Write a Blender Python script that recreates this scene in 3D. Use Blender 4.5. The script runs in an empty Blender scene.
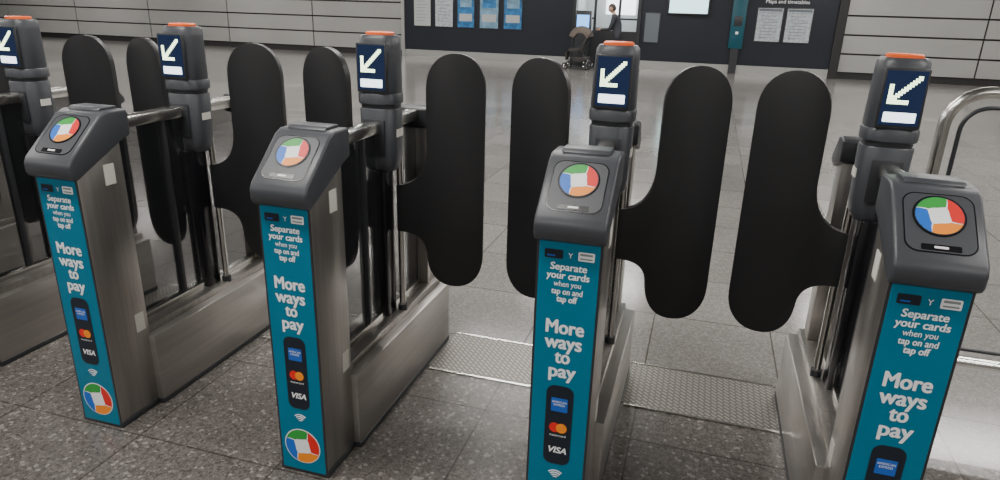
import bpy, bmesh, math, random
from mathutils import Vector, Matrix
random.seed(3)
scene=bpy.context.scene
COL=scene.collection

# ---------------- materials ----------------
def mat(name,color,rough=0.5,metal=0.0,emit=None,estr=1.0,alpha=1.0,bump=0.0,bscale=200,spec=0.5,var=0.0,stretch=None):
    m=bpy.data.materials.new(name); m.use_nodes=True
    nt=m.node_tree; b=nt.nodes['Principled BSDF']
    b.inputs['Base Color'].default_value=(*color,1)
    b.inputs['Roughness'].default_value=rough
    b.inputs['Metallic'].default_value=metal
    b.inputs['Specular IOR Level'].default_value=spec
    b.inputs['Alpha'].default_value=alpha
    if emit:
        b.inputs['Emission Color'].default_value=(*emit,1)
        b.inputs['Emission Strength'].default_value=estr
    if bump>0 or var>0:
        tc=nt.nodes.new('ShaderNodeTexCoord'); mp=nt.nodes.new('ShaderNodeMapping')
        if stretch: mp.inputs['Scale'].default_value=stretch
        n=nt.nodes.new('ShaderNodeTexNoise'); n.inputs['Scale'].default_value=bscale; n.inputs['Detail'].default_value=3
        nt.links.new(tc.outputs['Object'],mp.inputs[0]); nt.links.new(mp.outputs[0],n.inputs['Vector'])
        if bump>0:
            bp=nt.nodes.new('ShaderNodeBump'); bp.inputs['Strength'].default_value=bump; bp.inputs['Distance'].default_value=0.001
            nt.links.new(n.outputs['Fac'],bp.inputs['Height']); nt.links.new(bp.outputs[0],b.inputs['Normal'])
        if var>0:
            r=nt.nodes.new('ShaderNodeValToRGB')
            c=Vector(color)
            r.color_ramp.elements[0].position=0.3; r.color_ramp.elements[1].position=0.7
            r.color_ramp.elements[0].color=(*(c*(1-var)),1); r.color_ramp.elements[1].color=(*(c*(1+var)),1)
            nt.links.new(n.outputs['Fac'],r.inputs[0]); nt.links.new(r.outputs[0],b.inputs['Base Color'])
    return m

M_steel=mat('brushed_steel',(0.42,0.40,0.375),0.30,0.9,bump=0.12,bscale=60,var=0.10,stretch=(1,1,0.04))
M_steelB=mat('bright_steel',(0.65,0.64,0.61),0.22,1.0)
M_plinth=mat('plinth_steel',(0.44,0.42,0.395),0.32,0.85,bump=0.1,bscale=40,var=0.08,stretch=(1,0.05,1))
M_grey=mat('grey_plastic',(0.050,0.054,0.062),0.40,bump=0.08,bscale=500)
M_grey2=mat('dark_grey_plastic',(0.026,0.028,0.032),0.4,bump=0.05,bscale=500)
M_rubber=mat('black_rubber',(0.0125,0.0125,0.0138),0.42,bump=0.15,bscale=300)
M_black=mat('black_gloss',(0.008,0.008,0.01),0.18)
M_teal=mat('teal_vinyl',(0.0,0.170,0.285),0.36,var=0.04,bscale=8)
M_white=mat('white_print',(0.9,0.92,0.93),0.5)
M_navy=mat('navy_print',(0.006,0.012,0.022),0.4)
M_bluecard=mat('blue_card_print',(0.01,0.11,0.5),0.4)
M_red=mat('red_print',(0.75,0.02,0.015),0.4)
M_orangep=mat('orange_print',(0.95,0.28,0.01),0.4)
M_green=mat('green_print',(0.03,0.34,0.05),0.4)
M_blue=mat('blue_print',(0.01,0.14,0.6),0.4)
M_cap=mat('orange_cap',(0.85,0.12,0.02),0.4,emit=(1,0.2,0.03),estr=0.08)
M_screen=mat('screen_navy',(0.003,0.005,0.012),0.15,emit=(0.015,0.035,0.11),estr=0.5)
M_arrow=mat('lit_arrow',(0.6,0.9,0.6),0.5,emit=(0.80,1.0,0.62),estr=4.0)
M_lcdw=mat('lit_label',(0.8,0.9,0.9),0.5,emit=(0.80,0.92,1.0),estr=2.4)
M_lcdg=mat('small_lcd',(0.25,0.28,0.28),0.3)
M_sticker=mat('pale_sticker',(0.70,0.68,0.62),0.6)
M_glass=mat('tinted_glass',(0.012,0.014,0.016),0.08,alpha=0.5)
M_glassc=mat('clear_glass',(0.10,0.12,0.12),0.05,alpha=0.07)

# ---------------- mesh helpers ----------------
def finish(me,angle=35):
    for p in me.polygons: p.use_smooth=True
    me.set_sharp_from_angle(angle=math.radians(angle))

def link(name,me,mats,parent=None,loc=(0,0,0),rot=(0,0,0)):
    o=bpy.data.objects.new(name,me); COL.objects.link(o)
    if not isinstance(mats,(list,tuple)): mats=[mats]
    if len(me.materials)==0:
        for m in mats: me.materials.append(m)
    o.location=loc; o.rotation_euler=rot
    if parent: o.parent=parent
    return o

def empty(name,loc=(0,0,0),rz=0):
    e=bpy.data.objects.new(name,None); e.empty_display_size=0.1; COL.objects.link(e)
    e.location=loc; e.rotation_euler=(0,0,rz); return e

def bm_box(bm,c,s,mi=0):
    r=bmesh.ops.create_cube(bm,size=1.0)
    vs=r['verts']
    for v in vs: v.co=Vector((v.co.x*s[0]+c[0],v.co.y*s[1]+c[1],v.co.z*s[2]+c[2]))
    fs=set(f for v in vs for f in v.link_faces)
    for f in fs: f.material_index=mi
    return vs

def box(name,c,s,m,parent=None,bev=0.0,seg=2,rot=(0,0,0)):
    bm=bmesh.new(); bm_box(bm,(0,0,0),s)
    if bev>0: bmesh.ops.bevel(bm,geom=bm.edges[:],offset=bev,segments=seg,profile=0.5,affect='EDGES')
    me=bpy.data.meshes.new(name); bm.to_mesh(me); bm.free(); finish(me)
    return link(name,me,m,parent,c,rot)

def prism(name,prof,x0,x1,m,parent=None,bev=0.0,seg=3,loc=(0,0,0),axis='X'):
    bm=bmesh.new()
    def P(a,b,t):
        return {'X':(t,a,b),'Y':(a,t,b),'Z':(a,b,t)}[axis]
    v0=[bm.verts.new(P(a,b,x0)) for a,b in prof]; v1=[bm.verts.new(P(a,b,x1)) for a,b in prof]
    bm.faces.new(v0); bm.faces.new(v1)
    n=len(prof)
    for i in range(n): bm.faces.new((v0[i],v0[(i+1)%n],v1[(i+1)%n],v1[i]))
    bmesh.ops.recalc_face_normals(bm,faces=bm.faces)
    if bev>0:
        es=[e for e in bm.edges if len(e.link_faces)==2 and e.calc_face_angle(0)>math.radians(28)]
        bmesh.ops.bevel(bm,geom=es,offset=bev,segments=seg,profile=0.5,affect='EDGES',clamp_overlap=True)
    me=bpy.data.meshes.new(name); bm.to_mesh(me); bm.free(); finish(me)
    return link(name,me,m,parent,loc)

def cyl(name,p0,p1,r,m,parent=None,n=20,r2=None):
    p0=Vector(p0);p1=Vector(p1); d=p1-p0
    bm=bmesh.new()
    bmesh.ops.create_cone(bm,cap_ends=True,segments=n,radius1=r,radius2=r if r2 is None else r2,depth=d.length)
    q=d.to_track_quat('Z','Y').to_matrix().to_4x4()
    bmesh.ops.transform(bm,matrix=q,verts=bm.verts)
    me=bpy.data.meshes.new(name); bm.to_mesh(me); bm.free(); finish(me,40)
    return link(name,me,m,parent,(p0+p1)/2)

def tube(name,pts,r,m,parent=None,cyclic=False,loc=(0,0,0)):
    cu=bpy.data.curves.new(name,'CURVE'); cu.dimensions='3D'; cu.bevel_depth=r; cu.bevel_resolution=5; cu.use_fill_caps=True
    s=cu.splines.new('POLY'); s.points.add(len(pts)-1)
    for i,p in enumerate(pts): s.points[i].co=(*p,1)
    s.use_cyclic_u=cyclic
    t=bpy.data.objects.new(name,cu); COL.objects.link(t)
    dg=bpy.context.evaluated_depsgraph_get(); me=bpy.data.meshes.new_from_object(t.evaluated_get(dg))
    bpy.data.objects.remove(t); me.materials.clear(); finish(me,50)
    return link(name,me,m,parent,loc)

def text(name,body,size,m,parent,loc,rot=(math.pi/2,0,0),bold=0.0,width=None,shear=0.0):
    cu=bpy.data.curves.new(name,'FONT'); cu.body=body; cu.size=size; cu.align_x='CENTER'; cu.align_y='CENTER'
    cu.extrude=0.0; cu.shear=shear; cu.resolution_u=4
    t=bpy.data.objects.new(name,cu); COL.objects.link(t)
    dg=bpy.context.evaluated_depsgraph_get(); me=bpy.data.meshes.new_from_object(t.evaluated_get(dg))
    bpy.data.objects.remove(t); me.materials.clear()
    if width:
        xs=[v.co.x for v in me.vertices]; w=max(xs)-min(xs); k=(width-2*bold)/w
        for v in me.vertices: v.co.x*=k
    if bold>0:
        bm=bmesh.new()
        src=me
        for i in range(8):
            a=2*math.pi*i/8
            b0=len(bm.verts); bm.from_mesh(src); bm.verts.ensure_lookup_table()
            for v in bm.verts[b0:]:
                v.co.x+=bold*math.cos(a); v.co.y+=bold*0.6*math.sin(a); v.co.z+=i*0.00003
        me2=bpy.data.meshes.new(name); bm.to_mesh(me2); bm.free(); me=me2; me.materials.clear()
    return link(name,me,m,parent,loc,rot)

def flat(name,pts,m,parent,loc,rot=(math.pi/2,0,0),th=0.0008):
    bm=bmesh.new()
    f=bm.faces.new([bm.verts.new((a,b,0)) for a,b in pts])
    r=bmesh.ops.extrude_face_region(bm,geom=[f])
    for v in r['geom']:
        if isinstance(v,bmesh.types.BMVert): v.co.z+=th
    bmesh.ops.recalc_face_normals(bm,faces=bm.faces)
    me=bpy.data.meshes.new(name); bm.to_mesh(me); bm.free()
    return link(name,me,m,parent,loc,rot)

def rrect(w,h,r,n=6):
    out=[]
    for cx,cy,a0 in ((w/2-r,h/2-r,0),(-w/2+r,h/2-r,90),(-w/2+r,-h/2+r,180),(w/2-r,-h/2+r,270)):
        for i in range(n+1):
            a=math.radians(a0+90*i/n); out.append((cx+r*math.cos(a),cy+r*math.sin(a)))
    return out
def circ(r,n=32): return [(r*math.cos(2*math.pi*i/n),r*math.sin(2*math.pi*i/n)) for i in range(n)]

def logo(name,r,parent,loc,rot,rim=True):
    bm=bmesh.new()
    def ring_fan(rad,z,mi,n=48):
        c=bm.verts.new((0,0,z)); vs=[bm.verts.new((rad*math.cos(2*math.pi*i/n),rad*math.sin(2*math.pi*i/n),z)) for i in range(n)]
        for i in range(n): bm.faces.new((c,vs[i],vs[(i+1)%n])).material_index=mi
    ring_fan(r,0.0006,0 if rim else 1); ring_fan(r*0.95,0.0010,1)
    for q in range(4):
        a0=q*90+25
        N=16;K=8; grid=[]
        for j in range(K+1):
            row=[]
            for i in range(N+1):
                f=i/N-0.5
                rin=0.52-0.12*math.cos(f*math.pi)   # curved-square white centre
                rho=rin+(0.95-rin)*j/K
                span=89-14*(0.95-rho)
                a=math.radians(a0+f*span-30*(0.95-rho))
                row.append(bm.verts.new((r*rho*math.cos(a),r*rho*math.sin(a),0.0014)))
            grid.append(row)
        for j in range(K):
            for i in range(N): bm.faces.new((grid[j][i],grid[j+1][i],grid[j+1][i+1],grid[j][i+1])).material_index=2+q
    bmesh.ops.recalc_face_normals(bm,faces=bm.faces)
    for f in bm.faces:
        if f.normal.z<0: f.normal_flip()
    me=bpy.data.meshes.new(name); bm.to_mesh(me); bm.free()
    return link(name,me,[M_navy,M_white,M_red,M_green,M_blue,M_orangep],parent,loc,rot)

def led_arrow(name,m,parent,loc,rot):
    bm=bmesh.new(); n=13; s=0.0066
    for i in range(n):
        for j in range(n):
            foot=(j<2 and i<9) or (i<2 and j<9); diag=abs(i-j)<=1
            if foot or diag:
                x=(i-(n-1)/2)*s; y=(j-(n-1)/2)*s
                bm_box(bm,(x,y,0),(s*0.86,s*0.86,0.0008))
    me=bpy.data.meshes.new(name); bm.to_mesh(me); bm.free()
    return link(name,me,m,parent,loc,rot)

def paddle(name,side,parent,loc,rz):
    xi,xo=0.113,0.345; cx=(xi+xo)/2; hw=(xo-xi)/2; zt,zb=1.42,0.465; cap=0.14
    pts=[]
    N=18
    def sup(a):
        c,s=math.cos(a),math.sin(a); e=2/2.2
        return (math.copysign(abs(c)**e,c),math.copysign(abs(s)**e,s))
    for i in range(N+1):
        a=math.pi*i/N; c,s=sup(a); pts.append((cx+hw*c,zt-cap+cap*s))
    def bez(p0,p1,p2,p3,n=10):
        return [tuple((1-t)**3*a+3*(1-t)**2*t*b+3*(1-t)*t*t*c+t**3*d for a,b,c,d in zip(p0,p1,p2,p3)) for t in [i/n for i in range(n+1)]]
    pts+=bez((xi,1.06),(xi,0.97),(0.08,0.90),(-0.012,0.895))
    pts+=bez((-0.012,0.70),(0.07,0.70),(xi,0.67),(xi,0.585))
    for i in range(N+1):
        a=math.pi+math.pi*i/N; c,s=sup(a); pts.append((cx+hw*c,zb+cap+cap*s))
    if side<0: pts=[(-a,b) for a,b in pts]
    o=prism(name,pts,-0.015,0.015,M_rubber,parent,bev=0.009,seg=3,axis='Y',loc=loc)
    o.rotation_euler=(0,0,rz*side)
    return o

# ---------------- ticket gate ----------------
def build_gate(root):
    R=(math.pi/2,0,0)
    prism('tower_body',[(0,0),(0,1.0),(0.20,1.105),(0.20,0)],-0.092,0.092,M_steel,root,bev=0.004,seg=2)
    box('tower_foot',(0,0.10,0.012),(0.192,0.207,0.024),M_grey2,root,0.003)
    box('front_edge_trim',(0,-0.001,0.50),(0.184,0.004,1.0),M_grey2,root,0.001,1)
    box('front_sticker',(0,-0.0025,0.505),(0.170,0.003,0.985),M_teal,root,0.001,1)
    box('plinth',(0,0.655,0.155),(0.236,0.93,0.31),M_plinth,root,0.006,2)
    box('plinth_cap',(0,0.66,0.325),(0.15,0.91,0.03),M_steel,root,0.004,2)
    box('plinth_seam',(0,0.655,0.012),(0.239,0.933,0.024),M_grey2,root,0.002,1)
    prism('reader_head',[(0.0,0.990),(-0.020,0.996),(-0.029,1.012),(-0.030,1.045),(-0.018,1.066),(0.125,1.194),(0.155,1.207),(0.245,1.207),(0.252,1.19),(0.25,1.11),(0.20,1.092)],-0.100,0.100,M_grey,root,bev=0.009,seg=3)
    prism('head_ridge',[(0.15,1.207),(0.165,1.218),(0.232,1.217),(0.24,1.207)],-0.07,0.07,M_grey,root,bev=0.004,seg=2)
    sl=math.atan2(0.128,0.143); n=Vector((0,-math.sin(sl),math.cos(sl)))
    def onslope(y,off=0.001):
        z=1.066+(y+0.018)*math.tan(sl); return (0,y+n.y*off,z+n.z*off)
    flat('reader_recess',rrect(0.156,0.168,0.03),M_black,root,onslope(0.058,0.0),(sl,0,0),0.0015)
    flat('reader_plate',rrect(0.150,0.162,0.028),M_grey,root,onslope(0.058,0.001),(sl,0,0),0.001)
    flat('reader_ring',circ(0.058),M_black,root,onslope(0.072,0.001),(sl,0,0),0.003)
    logo('reader_target',0.055,root,onslope(0.072,0.0042),(sl,0,0))
    flat('reader_label',rrect(0.085,0.016,0.003),M_black,root,onslope(0.006,0.002),(sl,0,0),0.001)
    flat('reader_label_text',rrect(0.03,0.006,0.002),M_white,root,onslope(0.006,0.0032),(sl,0,0),0.001)
    for sx in (-1,1):
        box('side_sticker',(sx*0.0925,0.135,0.985),(0.002,0.045,0.075),M_sticker,root)
        box('side_sticker_low',(sx*0.0925,0.16,0.385),(0.002,0.042,0.075),M_sticker,root)
    y=-0.0045
    flat('print_card_dark',rrect(0.052,0.026,0.004),M_navy,root,(-0.043,y,0.955),R)
    flat('print_card_stripe',rrect(0.022,0.004,0.001),M_bluecard,root,(-0.050,y-0.0009,0.950),R)
    flat('print_card_white',rrect(0.045,0.026,0.003),M_white,root,(0.048,y,0.955),R)
    flat('print_card_line',rrect(0.035,0.006,0.001),M_lcdg,root,(0.048,y-0.0009,0.961),R)
    flat('print_card_line2',rrect(0.035,0.004,0.001),M_lcdg,root,(0.048,y-0.0009,0.949),R)
    text('print_tick','Y',0.022,M_white,root,(0.004,y,0.953))
    b=0.0009
    for s,z,sz,w,bb in (('Separate',0.918,0.030,0.104,b),('your cards',0.892,0.030,0.122,b),('when you',0.867,0.024,0.078,0.0002),('tap on and',0.844,0.026,0.090,0.0006),('tap off',0.821,0.027,0.060,b)):
        text('print_'+s.replace(' ','_').lower(),s,sz,M_white,root,(0,y,z),bold=bb,width=w,shear=0.08)
    for s,z,w in (('More',0.732,0.112),('ways',0.684,0.110),('to',0.637,0.046),('pay',0.590,0.082)):
        text('print_'+s.lower(),s,0.061,M_white,root,(0,y,z),bold=0.0020,width=w)
    flat('print_pill',rrect(0.082,0.275,0.026,8),M_navy,root,(0.0,y,0.405),R)
    flat('print_blue_card',rrect(0.05,0.046,0.002),M_bluecard,root,(0,y-0.0009,0.478),R)
    text('print_blue_card_text','AMERICAN\nEXPRESS',0.0100,M_white,root,(0,y-0.002,0.483),width=0.044)
    flat('print_circle_red',circ(0.0165),M_red,root,(-0.0105,y-0.0009,0.398),R)
    flat('print_circle_orange',circ(0.0165),M_orangep,root,(0.0105,y-0.0014,0.398),R)
    text('print_small','mastercard',0.011,M_white,root,(0,y-0.0012,0.371),width=0.05)
    text('print_visa','VISA',0.030,M_white,root,(0,y-0.0012,0.318),bold=0.0010,width=0.056,shear=0.25)
    for i in range(4):
        rr=0.009+0.0075*i; pts=[]
        for k in range(9):
            a=math.radians(90-42+84*k/8); pts.append(((rr+0.0014)*math.cos(a),(rr+0.0014)*math.sin(a)))
        for k in range(8,-1,-1):
            a=math.radians(90-42+84*k/8); pts.append(((rr-0.0014)*math.cos(a),(rr-0.0014)*math.sin(a)))
        flat('print_wave',pts,M_white,root,(0,y,0.212),R)
    logo('print_round_logo',0.070,root,(0,y,0.115),R,rim=False)
    box('top_rail',(0,0.62,1.140),(0.055,0.76,0.045),M_steelB,root,0.008,2)
    box('side_glass',(0,0.41,0.735),(0.010,0.40,0.79),M_glass,root)
    box('side_glass_rear',(0,0.86,0.735),(0.010,0.28,0.79),M_glass,root)
    box('glass_channel',(0,0.66,0.35),(0.04,0.88,0.03),M_steelB,root,0.003)
    box('mullion',(0,0.50,0.73),(0.035,0.02,0.80),M_grey2,root,0.003)
    box('hinge_housing',(0,0.66,0.65),(0.075,0.085,0.64),M_black,root,0.008)
    for sx in (-1,1):
        cyl('hinge_pole',(sx*0.058,0.715,0.335),(sx*0.058,0.715,1.02),0.0135,M_steelB,root)
        cyl('hinge_collar',(sx*0.058,0.715,0.335),(sx*0.058,0.715,0.365),0.02,M_grey2,root)
    box('rear_tower',(0,1.055,0.70),(0.11,0.10,0.78),M_steel,root,0.006)
    prism('rear_head',[(0.98,1.085),(0.98,1.165),(1.03,1.175),(1.075,1.165),(1.145,1.085),(1.145,1.06),(1.10,1.045)],-0.07,0.07,M_grey2,root,bev=0.008)
    def sect(w,d,n=28,e=2.8):
        o=[]
        for i in range(n):
            a=2*math.pi*i/n; c,s=math.cos(a),math.sin(a)
            o.append((w/2*math.copysign(abs(c)**(2/e),c),d/2*math.copysign(abs(s)**(2/e),s)))
        return o
    def loft(name,rings,m):
        bm=bmesh.new(); L=[]
        for (z,w,d,oy) in rings: L.append([bm.verts.new((a,b+oy,z)) for a,b in sect(w,d)])
        n=len(L[0])
        for A,B in zip(L,L[1:]):
            for i in range(n): bm.faces.new((A[i],A[(i+1)%n],B[(i+1)%n],B[i]))
        bm.faces.new(L[0][::-1]); bm.faces.new(L[-1])
        bmesh.ops.recalc_face_normals(bm,faces=bm.faces)
        me=bpy.data.meshes.new(name); bm.to_mesh(me); bm.free(); finish(me,40)
        return link(name,me,m,root,(0,0.685,0))
    loft('column_lower',[(0.955,0.06,0.06,0),(0.962,0.11,0.10,0),(0.985,0.14,0.125,0),(1.02,0.148,0.132,0),(1.205,0.156,0.138,0),(1.21,0.150,0.132,0)],M_grey)
    loft('column_neck',[(1.20,0.145,0.128,0),(1.25,0.145,0.128,0)],M_grey2)
    loft('column_collar',[(1.225,0.155,0.138,0),(1.23,0.164,0.147,0),(1.262,0.164,0.147,0),(1.268,0.156,0.14,0)],M_grey)
    loft('column_head',[(1.262,0.152,0.134,0),(1.275,0.158,0.138,0),(1.44,0.150,0.132,0.004),(1.468,0.146,0.128,0.006),(1.480,0.130,0.112,0.008)],M_grey)
    loft('orange_cap',[(1.478,0.10,0.082,0.008),(1.479,0.104,0.086,0.008),(1.487,0.104,0.086,0.008),(1.491,0.094,0.076,0.008)],M_cap)
    box('screen_bezel',(0,0.6165,1.362),(0.124,0.012,0.180),M_grey2,root,0.004)
    box('screen',(0,0.6100,1.364),(0.110,0.002,0.164),M_screen,root)
    led_arrow('arrow_sign',M_arrow,root,(0.0,0.6083,1.389),R)
    flat('screen_label',rrect(0.090,0.030,0.003),M_lcdw,root,(0,0.6085,1.307),R)
    for sx in (-1,1):
        box('column_label',(sx*0.0755,0.685,1.115),(0.004,0.05,0.03),M_sticker,root)
    box('column_panel',(0,0.6165,1.10),(0.09,0.006,0.14),M_grey2,root,0.003)
    paddle('paddle_right',1,root,(0.058,0.715,0),math.radians(12))
    paddle('paddle_left',-1,root,(-0.058,0.715,0),math.radians(12))

PITCH=0.895; CX0=-1.205; FY=1.715
g=empty('ticket_gate',(CX0,FY,0))
build_gate(g)
parts=[o for o in COL.objects if o.parent==g]
for k in (-3,-2,-1,1,2):
    e=empty('ticket_gate',(CX0+PITCH*k-(0.012 if k==2 else 0)+(0.006 if k==1 else 0)-(0.008 if k==-1 else 0),FY,0))
    for p in parts:
        if k==2 and p.name.startswith('paddle_right'): continue
        c=p.copy(); c.parent=e; COL.objects.link(c)

# ---------------- floor ----------------
def floor_mat():
    m=bpy.data.materials.new('terrazzo_floor'); m.use_nodes=True; nt=m.node_tree; N=nt.nodes; L=nt.links; b=N['Principled BSDF']
    tc=N.new('ShaderNodeTexCoord')
    def vor(scale,rnd=1.0):
        v=N.new('ShaderNodeTexVoronoi'); v.inputs['Scale'].default_value=scale; v.inputs['Randomness'].default_value=rnd
        L.new(tc.outputs['Object'],v.inputs['Vector']); return v
    def ramp(inp,els,const=False):
        r=N.new('ShaderNodeValToRGB'); cr=r.color_ramp
        if const: cr.interpolation='CONSTANT'
        while len(cr.elements)<len(els): cr.elements.new(0.5)
        for e,(p,c) in zip(cr.elements,els): e.position=p; e.color=(*c,1)
        L.new(inp,r.inputs[0]); return r
    def mix(f,a,bb,t='MIX'):
        x=N.new('ShaderNodeMix'); x.data_type='RGBA'; x.blend_type=t
        if isinstance(f,float): x.inputs[0].default_value=f
        else: L.new(f,x.inputs[0])
        for s,i in ((a,6),(bb,7)):
            if isinstance(s,tuple): x.inputs[i].default_value=(*s,1)
            else: L.new(s,x.inputs[i])
        return x.outputs[2]
    v1=vor(80); s1=N.new('ShaderNodeSeparateColor'); L.new(v1.outputs['Color'],s1.inputs[0])
    chips=ramp(s1.outputs[0],[(0,(0.060,0.053,0.048)),(0.2,(0.105,0.094,0.086)),(0.5,(0.135,0.122,0.112)),(0.8,(0.18,0.165,0.152)),(0.94,(0.36,0.34,0.315))],True)
    v2=vor(170); s2=N.new('ShaderNodeSeparateColor'); L.new(v2.outputs['Color'],s2.inputs[0])
    fine=ramp(s2.outputs[1],[(0,(0.08,0.072,0.066)),(0.4,(0.13,0.118,0.108)),(0.85,(0.22,0.20,0.187))],True)
    near=mix(0.5,chips.outputs[0],fine.outputs[0])
    v3=vor(110); s3=N.new('ShaderNodeSeparateColor'); L.new(v3.outputs['Color'],s3.inputs[0])
    far=ramp(s3.outputs[0],[(0,(0.185,0.176,0.165)),(0.4,(0.225,0.215,0.202)),(0.85,(0.275,0.262,0.247))],True)
    big=N.new('ShaderNodeTexNoise'); big.inputs['Scale'].default_value=0.8; L.new(tc.outputs['Object'],big.inputs['Vector'])
    bigr=ramp(big.outputs['Fac'],[(0.3,(0.88,0.88,0.88)),(0.7,(1.1,1.1,1.1))])
    sep=N.new('ShaderNodeSeparateXYZ'); L.new(tc.outputs['Object'],sep.inputs[0])
    cmp=N.new('ShaderNodeMath'); cmp.operation='GREATER_THAN'; cmp.inputs[1].default_value=2.56; L.new(sep.outputs['Y'],cmp.inputs[0])
    base=mix(cmp.outputs[0],near,far.outputs[0])
    base=mix(1.0,base,bigr.outputs[0],'MULTIPLY')
    br=N.new('ShaderNodeTexBrick'); br.offset=0.0; br.inputs['Scale'].default_value=1.0
    br.inputs['Brick Width'].default_value=0.60; br.inputs['Row Height'].default_value=0.60; br.inputs['Mortar Size'].default_value=0.004; br.inputs['Mortar Smooth'].default_value=0.0
    br.inputs['Color1'].default_value=(0.88,0.88,0.88,1); br.inputs['Color2'].default_value=(1.1,1.1,1.1,1); br.inputs['Mortar'].default_value=(0.45,0.43,0.4,1)
    mp=N.new('ShaderNodeMapping'); mp.inputs['Location'].default_value=(0.12,0.1,0); L.new(tc.outputs['Object'],mp.inputs[0]); L.new(mp.outputs[0],br.inputs['Vector'])
    col=mix(1.0,base,br.outputs['Color'],'MULTIPLY')
    L.new(col,b.inputs['Base Color'])
    rr=N.new('ShaderNodeMapRange'); rr.inputs[3].default_value=0.27; rr.inputs[4].default_value=0.16; L.new(cmp.outputs[0],rr.inputs[0]); L.new(rr.outputs[0],b.inputs['Roughness'])
    bp=N.new('ShaderNodeBump'); bp.inputs['Strength'].default_value=0.3; bp.inputs['Distance'].default_value=0.002; bp.invert=True
    L.new(br.outputs['Fac'],bp.inputs['Height']); L.new(bp.outputs[0],b.inputs['Normal'])
    return m
XL,XR,YN,YF,HC=-30.0,16.0,-8.0,19.8,3.9
box('floor',((XL+XR)/2,(YN+YF+3)/2,-0.05),(XR-XL,YF+3-YN,0.10),floor_mat())
fo=bpy.data.objects['floor']
off=Vector(fo.location)
for v in fo.data.vertices: v.co+=off
fo.location=(0,0,0)

def plate_mat():
    m=bpy.data.materials.new('checker_plate_steel'); m.use_nodes=True; nt=m.node_tree; N=nt.nodes; L=nt.links; b=N['Principled BSDF']
    b.inputs['Metallic'].default_value=0.5; b.inputs['Roughness'].default_value=0.4
    tc=N.new('ShaderNodeTexCoord'); mp=N.new('ShaderNodeMapping'); mp.inputs['Rotation'].default_value=(0,0,math.radians(45)); mp.inputs['Scale'].default_value=(38,38,38)
    L.new(tc.outputs['Object'],mp.inputs[0]); ch=N.new('ShaderNodeTexBrick'); ch.inputs['Scale'].default_value=1; ch.inputs['Brick Width'].default_value=1.4; ch.inputs['Row Height'].default_value=0.7; ch.inputs['Mortar Size'].default_value=0.18
    L.new(mp.outputs[0],ch.inputs['Vector'])
    r=N.new('ShaderNodeValToRGB'); r.color_ramp.elements[0].color=(0.32,0.30,0.275,1); r.color_ramp.elements[1].color=(0.15,0.14,0.125,1)
    L.new(ch.outputs['Fac'],r.inputs[0]); L.new(r.outputs[0],b.inputs['Base Color'])
    bp=N.new('ShaderNodeBump'); bp.invert=True; bp.inputs['Distance'].default_value=0.003; bp.inputs['Strength'].default_value=0.6; L.new(ch.outputs['Fac'],bp.inputs['Height']); L.new(bp.outputs[0],b.inputs['Normal'])
    return m
MP=plate_mat()
for k in (-3,-2,-1,0,1):
    cx=CX0+PITCH*(k+0.5)
    e=empty('threshold_plate',(cx,2.72,0))
    box('plate',(0,0,0.002),(PITCH-0.27,0.36,0.004),MP,e)
    box('trim_far',(0,0.186,0.003),(PITCH-0.27,0.012,0.006),M_steelB,e)
    box('trim_near',(0,-0.186,0.003),(PITCH-0.27,0.012,0.006),M_steelB,e)

# ---------------- room shell ----------------
M_panel=mat('wall_panel_enamel',(0.40,0.40,0.385),0.3,0.2,var=0.08,bscale=0.5)
M_gap=mat('panel_joint',(0.015,0.015,0.015),0.6)
M_dark=mat('dark_wall_enamel',(0.011,0.014,0.022),0.3,var=0.1,bscale=1.0)
M_skirt=mat('skirting_steel',(0.5,0.5,0.48),0.35,0.8)
M_ceil=mat('ceiling_paint',(0.22,0.22,0.22),0.7,var=0.04,bscale=2)
DX0,DX1,DZ=-3.86,-1.95,2.4
def panelled(bm,x0,x1,y):
    bm_box(bm,((x0+x1)/2,y+0.17,HC/2),(x1-x0,0.26,HC),1)
    w=3.2; x=x1 if x0<-9 else x0
    dirn=-1 if x0<-9 else 1
    while (x>x0+0.1 if dirn<0 else x<x1-0.1):
        xa=max(x-w,x0) if dirn<0 else x; xb=x if dirn<0 else min(x+w,x1)
        z=0.16
        while z<HC-0.1:
            h=min(0.47,HC-z)
            bm_box(bm,((xa+xb)/2,y+0.02,z+h/2),(xb-xa-0.04,0.04,h-0.045),0)
            z+=0.47
        x=x+dirn*w
bm=bmesh.new()
panelled(bm,XL,-9.06,YF)
panelled(bm,3.15,XR,YF)
for x0,x1,z0,z1 in ((-9.06,DX0,0,HC),(DX1,3.15,0,HC),(DX0,DX1,DZ,HC)):
    bm_box(bm,((x0+x1)/2,YF+0.13,(z0+z1)/2),(x1-x0,0.3,z1-z0),2)
me=bpy.data.meshes.new('wall_back'); bm.to_mesh(me); bm.free()
link('wall_back',me,[M_panel,M_gap,M_dark])
box('baseboard_back',((-9.06+DX0)/2,YF-0.03,0.11),(DX0+9.06,0.025,0.22),M_skirt)
box('trim_1',((DX1+3.0)/2,YF-0.03,0.11),(3.0-DX1,0.025,0.22),M_skirt)
box('trim_2',(3.1,YF-0.06,HC/2),(0.22,0.08,HC),M_gap)
box('trim_3',(-9.1,YF-0.04,HC/2),(0.1,0.06,HC),M_skirt)
box('wall_left',(XL-0.1,(YN+YF)/2,HC/2),(0.2,YF-YN,HC),M_panel)
box('wall_right',(XR+0.1,(YN+YF)/2,HC/2),(0.2,YF-YN,HC),M_panel)
box('wall_front',((XL+XR)/2,YN-0.1,HC/2),(XR-XL,0.2,HC),M_panel)
box('ceiling',((XL+XR)/2,(YN+YF)/2,HC+0.1),(XR-XL+0.4,YF-YN+0.4,0.2),M_ceil)

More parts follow.
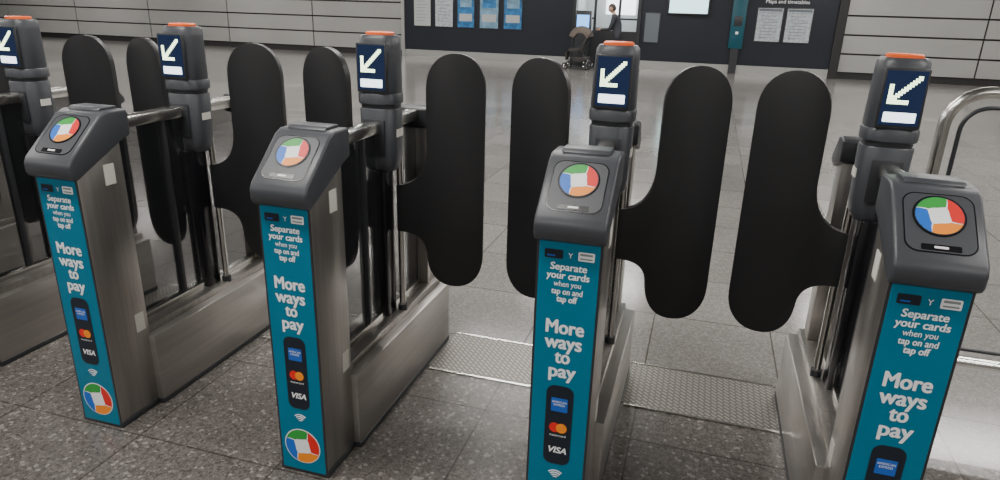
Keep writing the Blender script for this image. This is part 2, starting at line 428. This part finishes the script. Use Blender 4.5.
M_lobby=mat('lobby_paint',(0.6,0.62,0.62),0.5)
M_lob_l=mat('lobby_light',(1,1,1),0.5,emit=(0.9,0.97,1),estr=9)
M_lob_p=mat('lobby_lit_panel',(1,1,1),0.5,emit=(0.9,0.97,1),estr=3)
M_bluescr=mat('blue_screen',(0.02,0.1,0.4),0.3,emit=(0.2,0.5,1.0),estr=2.4)
d=empty('door_1',((DX0+DX1)/2,YF,0)); W=DX1-DX0
for sx in (-1,1):
    box('jamb',(sx*(W/2-0.05),0.05,DZ/2),(0.10,0.3,DZ),M_grey2,d)
    box('leaf_stile',(sx*0.34,0.1,DZ/2),(0.07,0.04,DZ-0.1),M_grey2,d)
    box('leaf_outer',(sx*(W/2-0.36),0.1,0.5),(0.5,0.03,0.95),M_grey2,d)
    box('leaf_rail',(sx*(W/2-0.36),0.1,1.3),(0.5,0.03,0.05),M_grey2,d)
    box('leaf_glass',(sx*(W/2-0.36),0.1,1.6),(0.5,0.015,1.3),M_glassc,d)
box('header',(0,0.05,DZ-0.05),(W,0.3,0.1),M_steelB,d)
box('centre_rail',(0.0,0.1,1.02),(0.62,0.04,0.07),M_steelB,d)
box('centre_glass',(0.0,0.1,1.6),(0.62,0.012,1.1),M_glassc,d)
box('centre_kick',(0.0,0.1,0.5),(0.62,0.03,0.98),M_grey2,d)
lb=empty('lift_lobby',((DX0+DX1)/2,YF,0))
box('lobby_rear',(0,2.3,DZ/2),(W,0.1,DZ),M_lobby,lb)
for sx in (-1,1): box('lobby_side',(sx*(W/2+0.05),1.35,DZ/2),(0.1,2.0,DZ),M_lobby,lb)
box('lobby_top',(0,1.3,DZ+0.03),(W,1.9,0.06),M_lobby,lb)
box('lobby_lamp',(0,1.2,DZ-0.03),(W*0.7,0.9,0.04),M_lob_l,lb)
box('lobby_glow_panel',(0.1,2.2,1.75),(0.9,0.05,0.7),M_lob_p,lb)  # added glowing panel, stands in for the bright white lit interior
ds=empty('display_kiosk',(DX0+0.38,YF-0.35,0))
box('kiosk_body',(0,0,0.75),(0.42,0.22,1.5),M_grey2,ds,0.02)
box('kiosk_screen',(0,-0.115,1.18),(0.34,0.01,0.42),M_bluescr,ds)
box('kiosk_base',(0,0,0.02),(0.5,0.32,0.04),M_grey2,ds,0.01)

M_paper=mat('poster_paper',(0.42,0.44,0.44),0.5)
M_pblue=mat('poster_blue',(0.02,0.15,0.36),0.5,var=0.6,bscale=6)
M_pmap=mat('poster_map',(0.40,0.44,0.47),0.5,var=0.3,bscale=14)
M_pal=mat('poster_pale_blue',(0.16,0.30,0.42),0.5,var=0.4,bscale=5)
M_dkframe=mat('poster_frame',(0.03,0.03,0.03),0.4)
M_ink=mat('poster_ink',(0.12,0.14,0.16),0.5)
def poster(x0,x1,z0,z1,kind):
    e=empty('framed_poster',((x0+x1)/2,YF-0.02,(z0+z1)/2)); w=x1-x0; h=z1-z0
    box('frame',(0,-0.012,0),(w,0.024,h),M_dkframe,e,0.004)
    box('sheet',(0,-0.027,0),(w-0.05,0.006,h-0.05),{'w':M_paper,'b':M_pblue,'m':M_pmap,'p':M_pal,'k':M_ink}[kind],e)
    if kind in 'wm':
        for i in range(9): box('line',(-0.03*(i%3),-0.0315,h/2-0.14-i*h*0.088),((w-0.2)*(0.9-0.12*(i%3)),0.002,0.010),M_ink,e)
        box('banner',(0,-0.0315,h/2-0.07),(w-0.09,0.002,0.06),M_pblue if kind=='w' else M_ink,e)
    elif kind in 'bp':
        box('picture',(0,-0.0315,-0.22),(w-0.16,0.002,h*0.2),M_paper,e)
        box('picture_panel',(0,-0.0315,0.2),(w-0.2,0.002,h*0.25),M_pal if kind=='b' else M_pblue,e)
for a,b_,k in ((-8.75,-8.17,'w'),(-8.06,-7.46,'m'),(-7.35,-6.79,'b'),(-6.65,-6.04,'p'),(-5.91,-5.33,'b')):
    poster(a,b_,0.9,1.95,k)
poster(1.04,1.70,0.84,1.72,'m'); poster(1.76,2.42,0.84,1.72,'m')
poster(-1.85,-1.42,0.7,1.5,'k')
dp=empty('departure_screen',(-0.71,YF-0.08,1.84))
box('screen_case',(0,0,0),(1.1,0.12,0.74),M_dkframe,dp,0.01)
box('screen_face',(0,-0.062,0),(1.0,0.008,0.66),mat('departure_face',(0.6,0.7,0.7),0.4,emit=(0.55,0.95,1.0),estr=2.0),dp)
hp=empty('help_point',(0.6,YF-0.07,0))
box('panel',(0,0,1.3),(0.36,0.08,1.3),mat('help_teal',(0.0,0.07,0.10),0.4),hp,0.01)
box('speaker',(0,-0.045,1.35),(0.2,0.02,0.25),M_grey2,hp,0.005)
box('button',(0,-0.045,1.05),(0.07,0.02,0.07),M_white,hp,0.005)
box('post',(0,0,0.33),(0.2,0.06,0.66),M_grey2,hp)
ws=empty('sign_lettering',(0,YF-0.022,0))
text('posters_title','Travel information',0.16,M_white,ws,(-5.9,0,2.12)); text('map_title','Maps and timetables',0.13,M_white,ws,(1.75,0,1.86))

# ---------------- handrail right ----------------
hr=empty('handrail',(0,2.9,0))
def loop(x0,x1,z0,z1,r,n=8):
    return [(a+(x0+x1)/2,0,b+(z0+z1)/2) for a,b in rrect(x1-x0,z1-z0,r,n)]
tube('outer_tube',loop(0.87,2.6,0.265,1.345,0.13),0.022,M_steelB,hr,True)
tube('inner_tube',loop(0.925,2.545,0.32,1.29,0.09),0.008,M_grey2,hr,True)
box('infill_glass',(1.735,0,0.805),(1.6,0.008,0.95),M_glassc,hr)
for x in (1.6,2.3):
    cyl('leg',(x,0,0.0),(x,0,0.28),0.021,M_steelB,hr); cyl('foot_flange',(x,0,0),(x,0,0.012),0.05,M_steelB,hr)

# ---------------- person ----------------
M_skin=mat('skin',(0.5,0.3,0.22),0.5); M_hair=mat('hair',(0.03,0.02,0.015),0.6)
M_jacket=mat('jacket_cloth',(0.028,0.030,0.038),0.8,bump=0.2,bscale=80); M_trou=mat('trouser_cloth',(0.012,0.013,0.017),0.85); M_shoe=mat('shoe_leather',(0.05,0.05,0.05),0.5)
def skin(name,vr,edges,mats,parent,fn=None,sub=2):
    me=bpy.data.meshes.new(name); me.from_pydata([v for v,_ in vr],edges,[])
    o=bpy.data.objects.new(name,me); COL.objects.link(o)
    o.modifiers.new('s','SKIN'); 
    for i,(v,r) in enumerate(vr):
        rr=r if isinstance(r,tuple) else (r,r); me.skin_vertices[0].data[i].radius=rr
        me.skin_vertices[0].data[i].use_root=(i==0)
    s=o.modifiers.new('u','SUBSURF'); s.levels=sub; s.render_levels=sub
    dg=bpy.context.evaluated_depsgraph_get(); m2=bpy.data.meshes.new_from_object(o.evaluated_get(dg))
    bpy.data.objects.remove(o); m2.materials.clear()
    for m in mats: m2.materials.append(m)
    for p in m2.polygons:
        p.use_smooth=True
        p.material_index=fn(p.center) if fn else 0
    return link(name,m2,mats,parent)
PX=-2.42
pr=empty('person',(PX+0.018,18.55,0)); 
V=[((0,0,0.90),(0.13,0.15)),((-0.02,0,1.08),(0.11,0.14)),((-0.07,0,1.25),(0.12,0.165)),((-0.10,0,1.36),(0.09,0.13)),((-0.135,0,1.44),(0.05,0.05)),((-0.155,0,1.50),(0.045,0.045))]
E=[(0,1),(1,2),(2,3),(3,4),(4,5)]
def limb(start,pts):
    prev=start
    for p,r in pts:
        V.append((p,r)); E.append((prev,len(V)-1)); prev=len(V)-1
    return prev
for s,fx in ((-1,-0.16),(1,0.12)):
    limb(0,[((0,s*0.09,0.82),0.088),((fx*0.3-0.03,s*0.095,0.48),0.062),((fx*0.7,s*0.095,0.30),0.055),((fx,s*0.095,0.10),0.042),((fx-0.03,s*0.10,0.045),(0.042,0.045)),((fx-0.13,s*0.11,0.035),(0.03,0.042))])
    limb(3,[((-0.09,s*0.17,1.345),0.062),((-0.14,s*0.205,1.20),0.05),((-0.20,s*0.21,1.06),0.043),((-0.33,s*0.19,1.05),0.036),((-0.44,s*0.17,1.05),0.028),((-0.475,s*0.165,1.05),(0.022,0.034))])
def bodyfn(c):
    if c.z<0.085: return 2
    if c.z<0.86: return 1
    if c.z>1.435: return 3
    if c.x<-0.43: return 3
    return 0
skin('body',V,E,[M_jacket,M_trou,M_shoe,M_skin],pr,bodyfn)
for s in (-1,1):
    for i,(dy,ln) in enumerate(((-0.027,0.85),(-0.009,1.0),(0.009,0.95),(0.027,0.75))):
        y0=s*0.165+dy
        skin('finger',[((-0.49,y0,1.055),0.0095),((-0.52,y0,1.062),0.009),((-0.52-0.022*ln,y0,1.045),0.0085),((-0.52-0.014*ln,y0,1.022),0.0075)],[(0,1),(1,2),(2,3)],[M_skin],pr,sub=1)
    skin('thumb',[((-0.475,s*0.165-s*0.03,1.045),0.011),((-0.50,s*0.165-s*0.045,1.03),0.0105),((-0.523,s*0.165-s*0.045,1.018),0.009)],[(0,1),(1,2)],[M_skin],pr,sub=1)
bm=bmesh.new(); bmesh.ops.create_uvsphere(bm,u_segments=28,v_segments=20,radius=1)
for v in bm.verts:
    x,y,z=v.co
    k=1-0.28*max(0,-z-0.1)**1.2
    nx=x*0.098*k; ny=y*0.076*k; nz=z*0.118
    if x<0:
        nose=math.exp(-((y/0.16)**2+((z+0.12)/0.2)**2)); nx-=0.022*nose
        eye=math.exp(-(((abs(y)-0.38)/0.18)**2+((z-0.05)/0.12)**2)); nx+=0.010*eye
        chin=math.exp(-((y/0.3)**2+((z+0.85)/0.2)**2)); nx-=0.012*chin
    if z>0.35 or (x>0.12 and z>-0.55): 
        nx*=1.09; ny*=1.1; nz*=1.06
    v.co=(nx,ny,nz)
for f in bm.faces:
    c=f.calc_center_median(); z=c.z/0.118; x=c.x/0.098
    f.material_index=1 if (z>0.5 or (x>0.1 and z>-0.6)) else 0
me=bpy.data.meshes.new('head'); bm.to_mesh(me); bm.free(); finish(me,80)
hb=link('head',me,[M_skin,M_hair],pr,(-0.185,0,1.575),(0,-0.35,0))
def ball(name,c,r,m,parent,sc=(1,1,1)):
    bm=bmesh.new(); bmesh.ops.create_uvsphere(bm,u_segments=14,v_segments=10,radius=r)
    for v in bm.verts: v.co=Vector((v.co.x*sc[0],v.co.y*sc[1],v.co.z*sc[2]))
    me=bpy.data.meshes.new(name); bm.to_mesh(me); bm.free(); finish(me,80); return link(name,me,m,parent,c)
for s in (-1,1):
    ball('eye',(-0.083,s*0.03,0.005),0.011,M_white,hb); ball('iris',(-0.091,s*0.03,0.005),0.005,M_black,hb)
    ball('ear',(0.008,s*0.078,-0.005),0.03,M_skin,hb,(0.55,0.3,1))
ball('mouth',(-0.088,0,-0.058),0.02,mat('lips',(0.4,0.15,0.12),0.5),hb,(0.3,1,0.28))

# ---------------- stroller ----------------
st=empty('stroller',(PX-0.915,18.55,0))
M_fab=mat('stroller_fabric',(0.05,0.045,0.043),0.85,bump=0.3,bscale=120); M_fabl=mat('stroller_hood',(0.26,0.215,0.18),0.85,bump=0.3,bscale=120)
for s in (-1,1):
    tube('side_frame',[(-0.38,s*0.22,0.13),(-0.05,s*0.23,0.48),(0.12,s*0.23,0.72),(0.30,s*0.23,0.98),(0.375,s*0.23,1.035)],0.012,M_grey2,st)
    tube('rear_leg',[(0.20,s*0.24,0.15),(0.08,s*0.23,0.45),(-0.05,s*0.23,0.62)],0.012,M_grey2,st)
    for x,r in ((-0.38,0.09),(0.20,0.14)):
        bm=bmesh.new()
        n1,n2=24,8
        g2=[]
        for i in range(n1):
            a=2*math.pi*i/n1; row=[]
            for j in range(n2):
                bb=2*math.pi*j/n2; R_=r-0.02+0.02*math.cos(bb)
                row.append(bm.verts.new((R_*math.cos(a),0.02*math.sin(bb),R_*math.sin(a))))
            g2.append(row)
        for i in range(n1):
            for j in range(n2): bm.faces.new((g2[i][j],g2[(i+1)%n1][j],g2[(i+1)%n1][(j+1)%n2],g2[i][(j+1)%n2]))
        me=bpy.data.meshes.new('tyre'); bm.to_mesh(me); bm.free(); finish(me,80); link('tyre',me,M_rubber,st,(x,s*0.25,r))
        cyl('hub',(x,s*0.235,r),(x,s*0.265,r),0.022,M_grey2,st)
        for k in range(5):
            a=2*math.pi*k/5; cyl('spoke',(x,s*0.25,r),(x+(r-0.03)*math.cos(a),s*0.25,r+(r-0.03)*math.sin(a)),0.006,M_steelB,st,8)
tube('handle',[(0.375,-0.23,1.035),(0.38,-0.1,1.04),(0.38,0.1,1.04),(0.375,0.23,1.035)],0.014,M_rubber,st)
cyl('rear_axle',(0.20,-0.25,0.14),(0.20,0.25,0.14),0.01,M_grey2,st)
cyl('front_axle',(-0.38,-0.25,0.09),(-0.38,0.25,0.09),0.01,M_grey2,st)
so=prism('seat',[(-0.34,0.50),(-0.30,0.46),(-0.02,0.44),(0.05,0.48),(0.18,0.86),(0.14,0.88),(-0.01,0.54),(-0.30,0.54)],-0.19,0.19,M_fab,st,bev=0.012,axis='Y')
prism('basket',[(-0.18,0.20),(0.2,0.20),(0.23,0.33),(-0.22,0.33)],-0.18,0.18,M_fab,st,bev=0.01,axis='Y')
bm=bmesh.new(); rows=[]
for i in range(9):
    a=math.radians(15+150*i/8); row=[]
    for j in range(13):
        b2=math.pi*j/12
        y=-0.22*math.cos(b2); rr=0.17+0.17*math.sin(b2)**0.6
        row.append(bm.verts.new((-0.02+rr*math.cos(a),y,0.78+rr*math.sin(a))))
    rows.append(row)
for i in range(8):
    for j in range(12): bm.faces.new((rows[i][j],rows[i+1][j],rows[i+1][j+1],rows[i][j+1]))
bmesh.ops.solidify(bm,geom=bm.faces[:],thickness=0.01)
me=bpy.data.meshes.new('canopy'); bm.to_mesh(me); bm.free(); finish(me,60); link('canopy',me,M_fabl,st)
box('footrest',(-0.38,0,0.34),(0.03,0.34,0.22),M_fab,st,0.01)

# ---------------- lights ----------------
M_tube=mat('lamp_diffuser',(1,1,1),0.5,emit=(1.0,0.97,0.93),estr=8)
def fixture(x,y,p,lx=2.4,ly=0.25):
    e=empty('ceiling_light',(x,y,HC))
    box('housing',(0,0,-0.04),(lx+0.06,ly+0.06,0.08),M_skirt,e)
    box('diffuser',(0,0,-0.085),(lx,ly,0.012),M_tube,e)
    ld=bpy.data.lights.new('lamp','AREA'); ld.shape='RECTANGLE'; ld.size=lx; ld.size_y=ly; ld.energy=p; ld.color=(1.0,0.97,0.93)
    lo=bpy.data.objects.new('lamp',ld); COL.objects.link(lo); lo.parent=e; lo.location=(0,0,-0.10)
for y in (-3.0,1.0,5.0,9.0,13.0,17.0):
    for x in (-21,-14,-7.5,-2.0,3.5,9.5):
        fixture(x,y,118 if y>4 else 112)

w=bpy.data.worlds.new('world'); scene.world=w; w.use_nodes=True
w.node_tree.nodes['Background'].inputs[0].default_value=(0.5,0.52,0.55,1); w.node_tree.nodes['Background'].inputs[1].default_value=0.1

# ---------------- camera ----------------
cd=bpy.data.cameras.new('camera'); cam=bpy.data.objects.new('camera',cd); COL.objects.link(cam)
cd.sensor_width=36; cd.lens=0.671*36; cd.clip_start=0.05; cd.clip_end=200
r=Vector((0.9563,0.2914,0.0272)).normalized(); bk=Vector((0.2664,-0.9052,0.3313)).normalized()
u=bk.cross(r).normalized(); r=u.cross(bk)
mm=Matrix((( r.x,u.x,bk.x,0),(r.y,u.y,bk.y,0),(r.z,u.z,bk.z,1.6),(0,0,0,1)))
cam.matrix_world=mm
scene.camera=cam
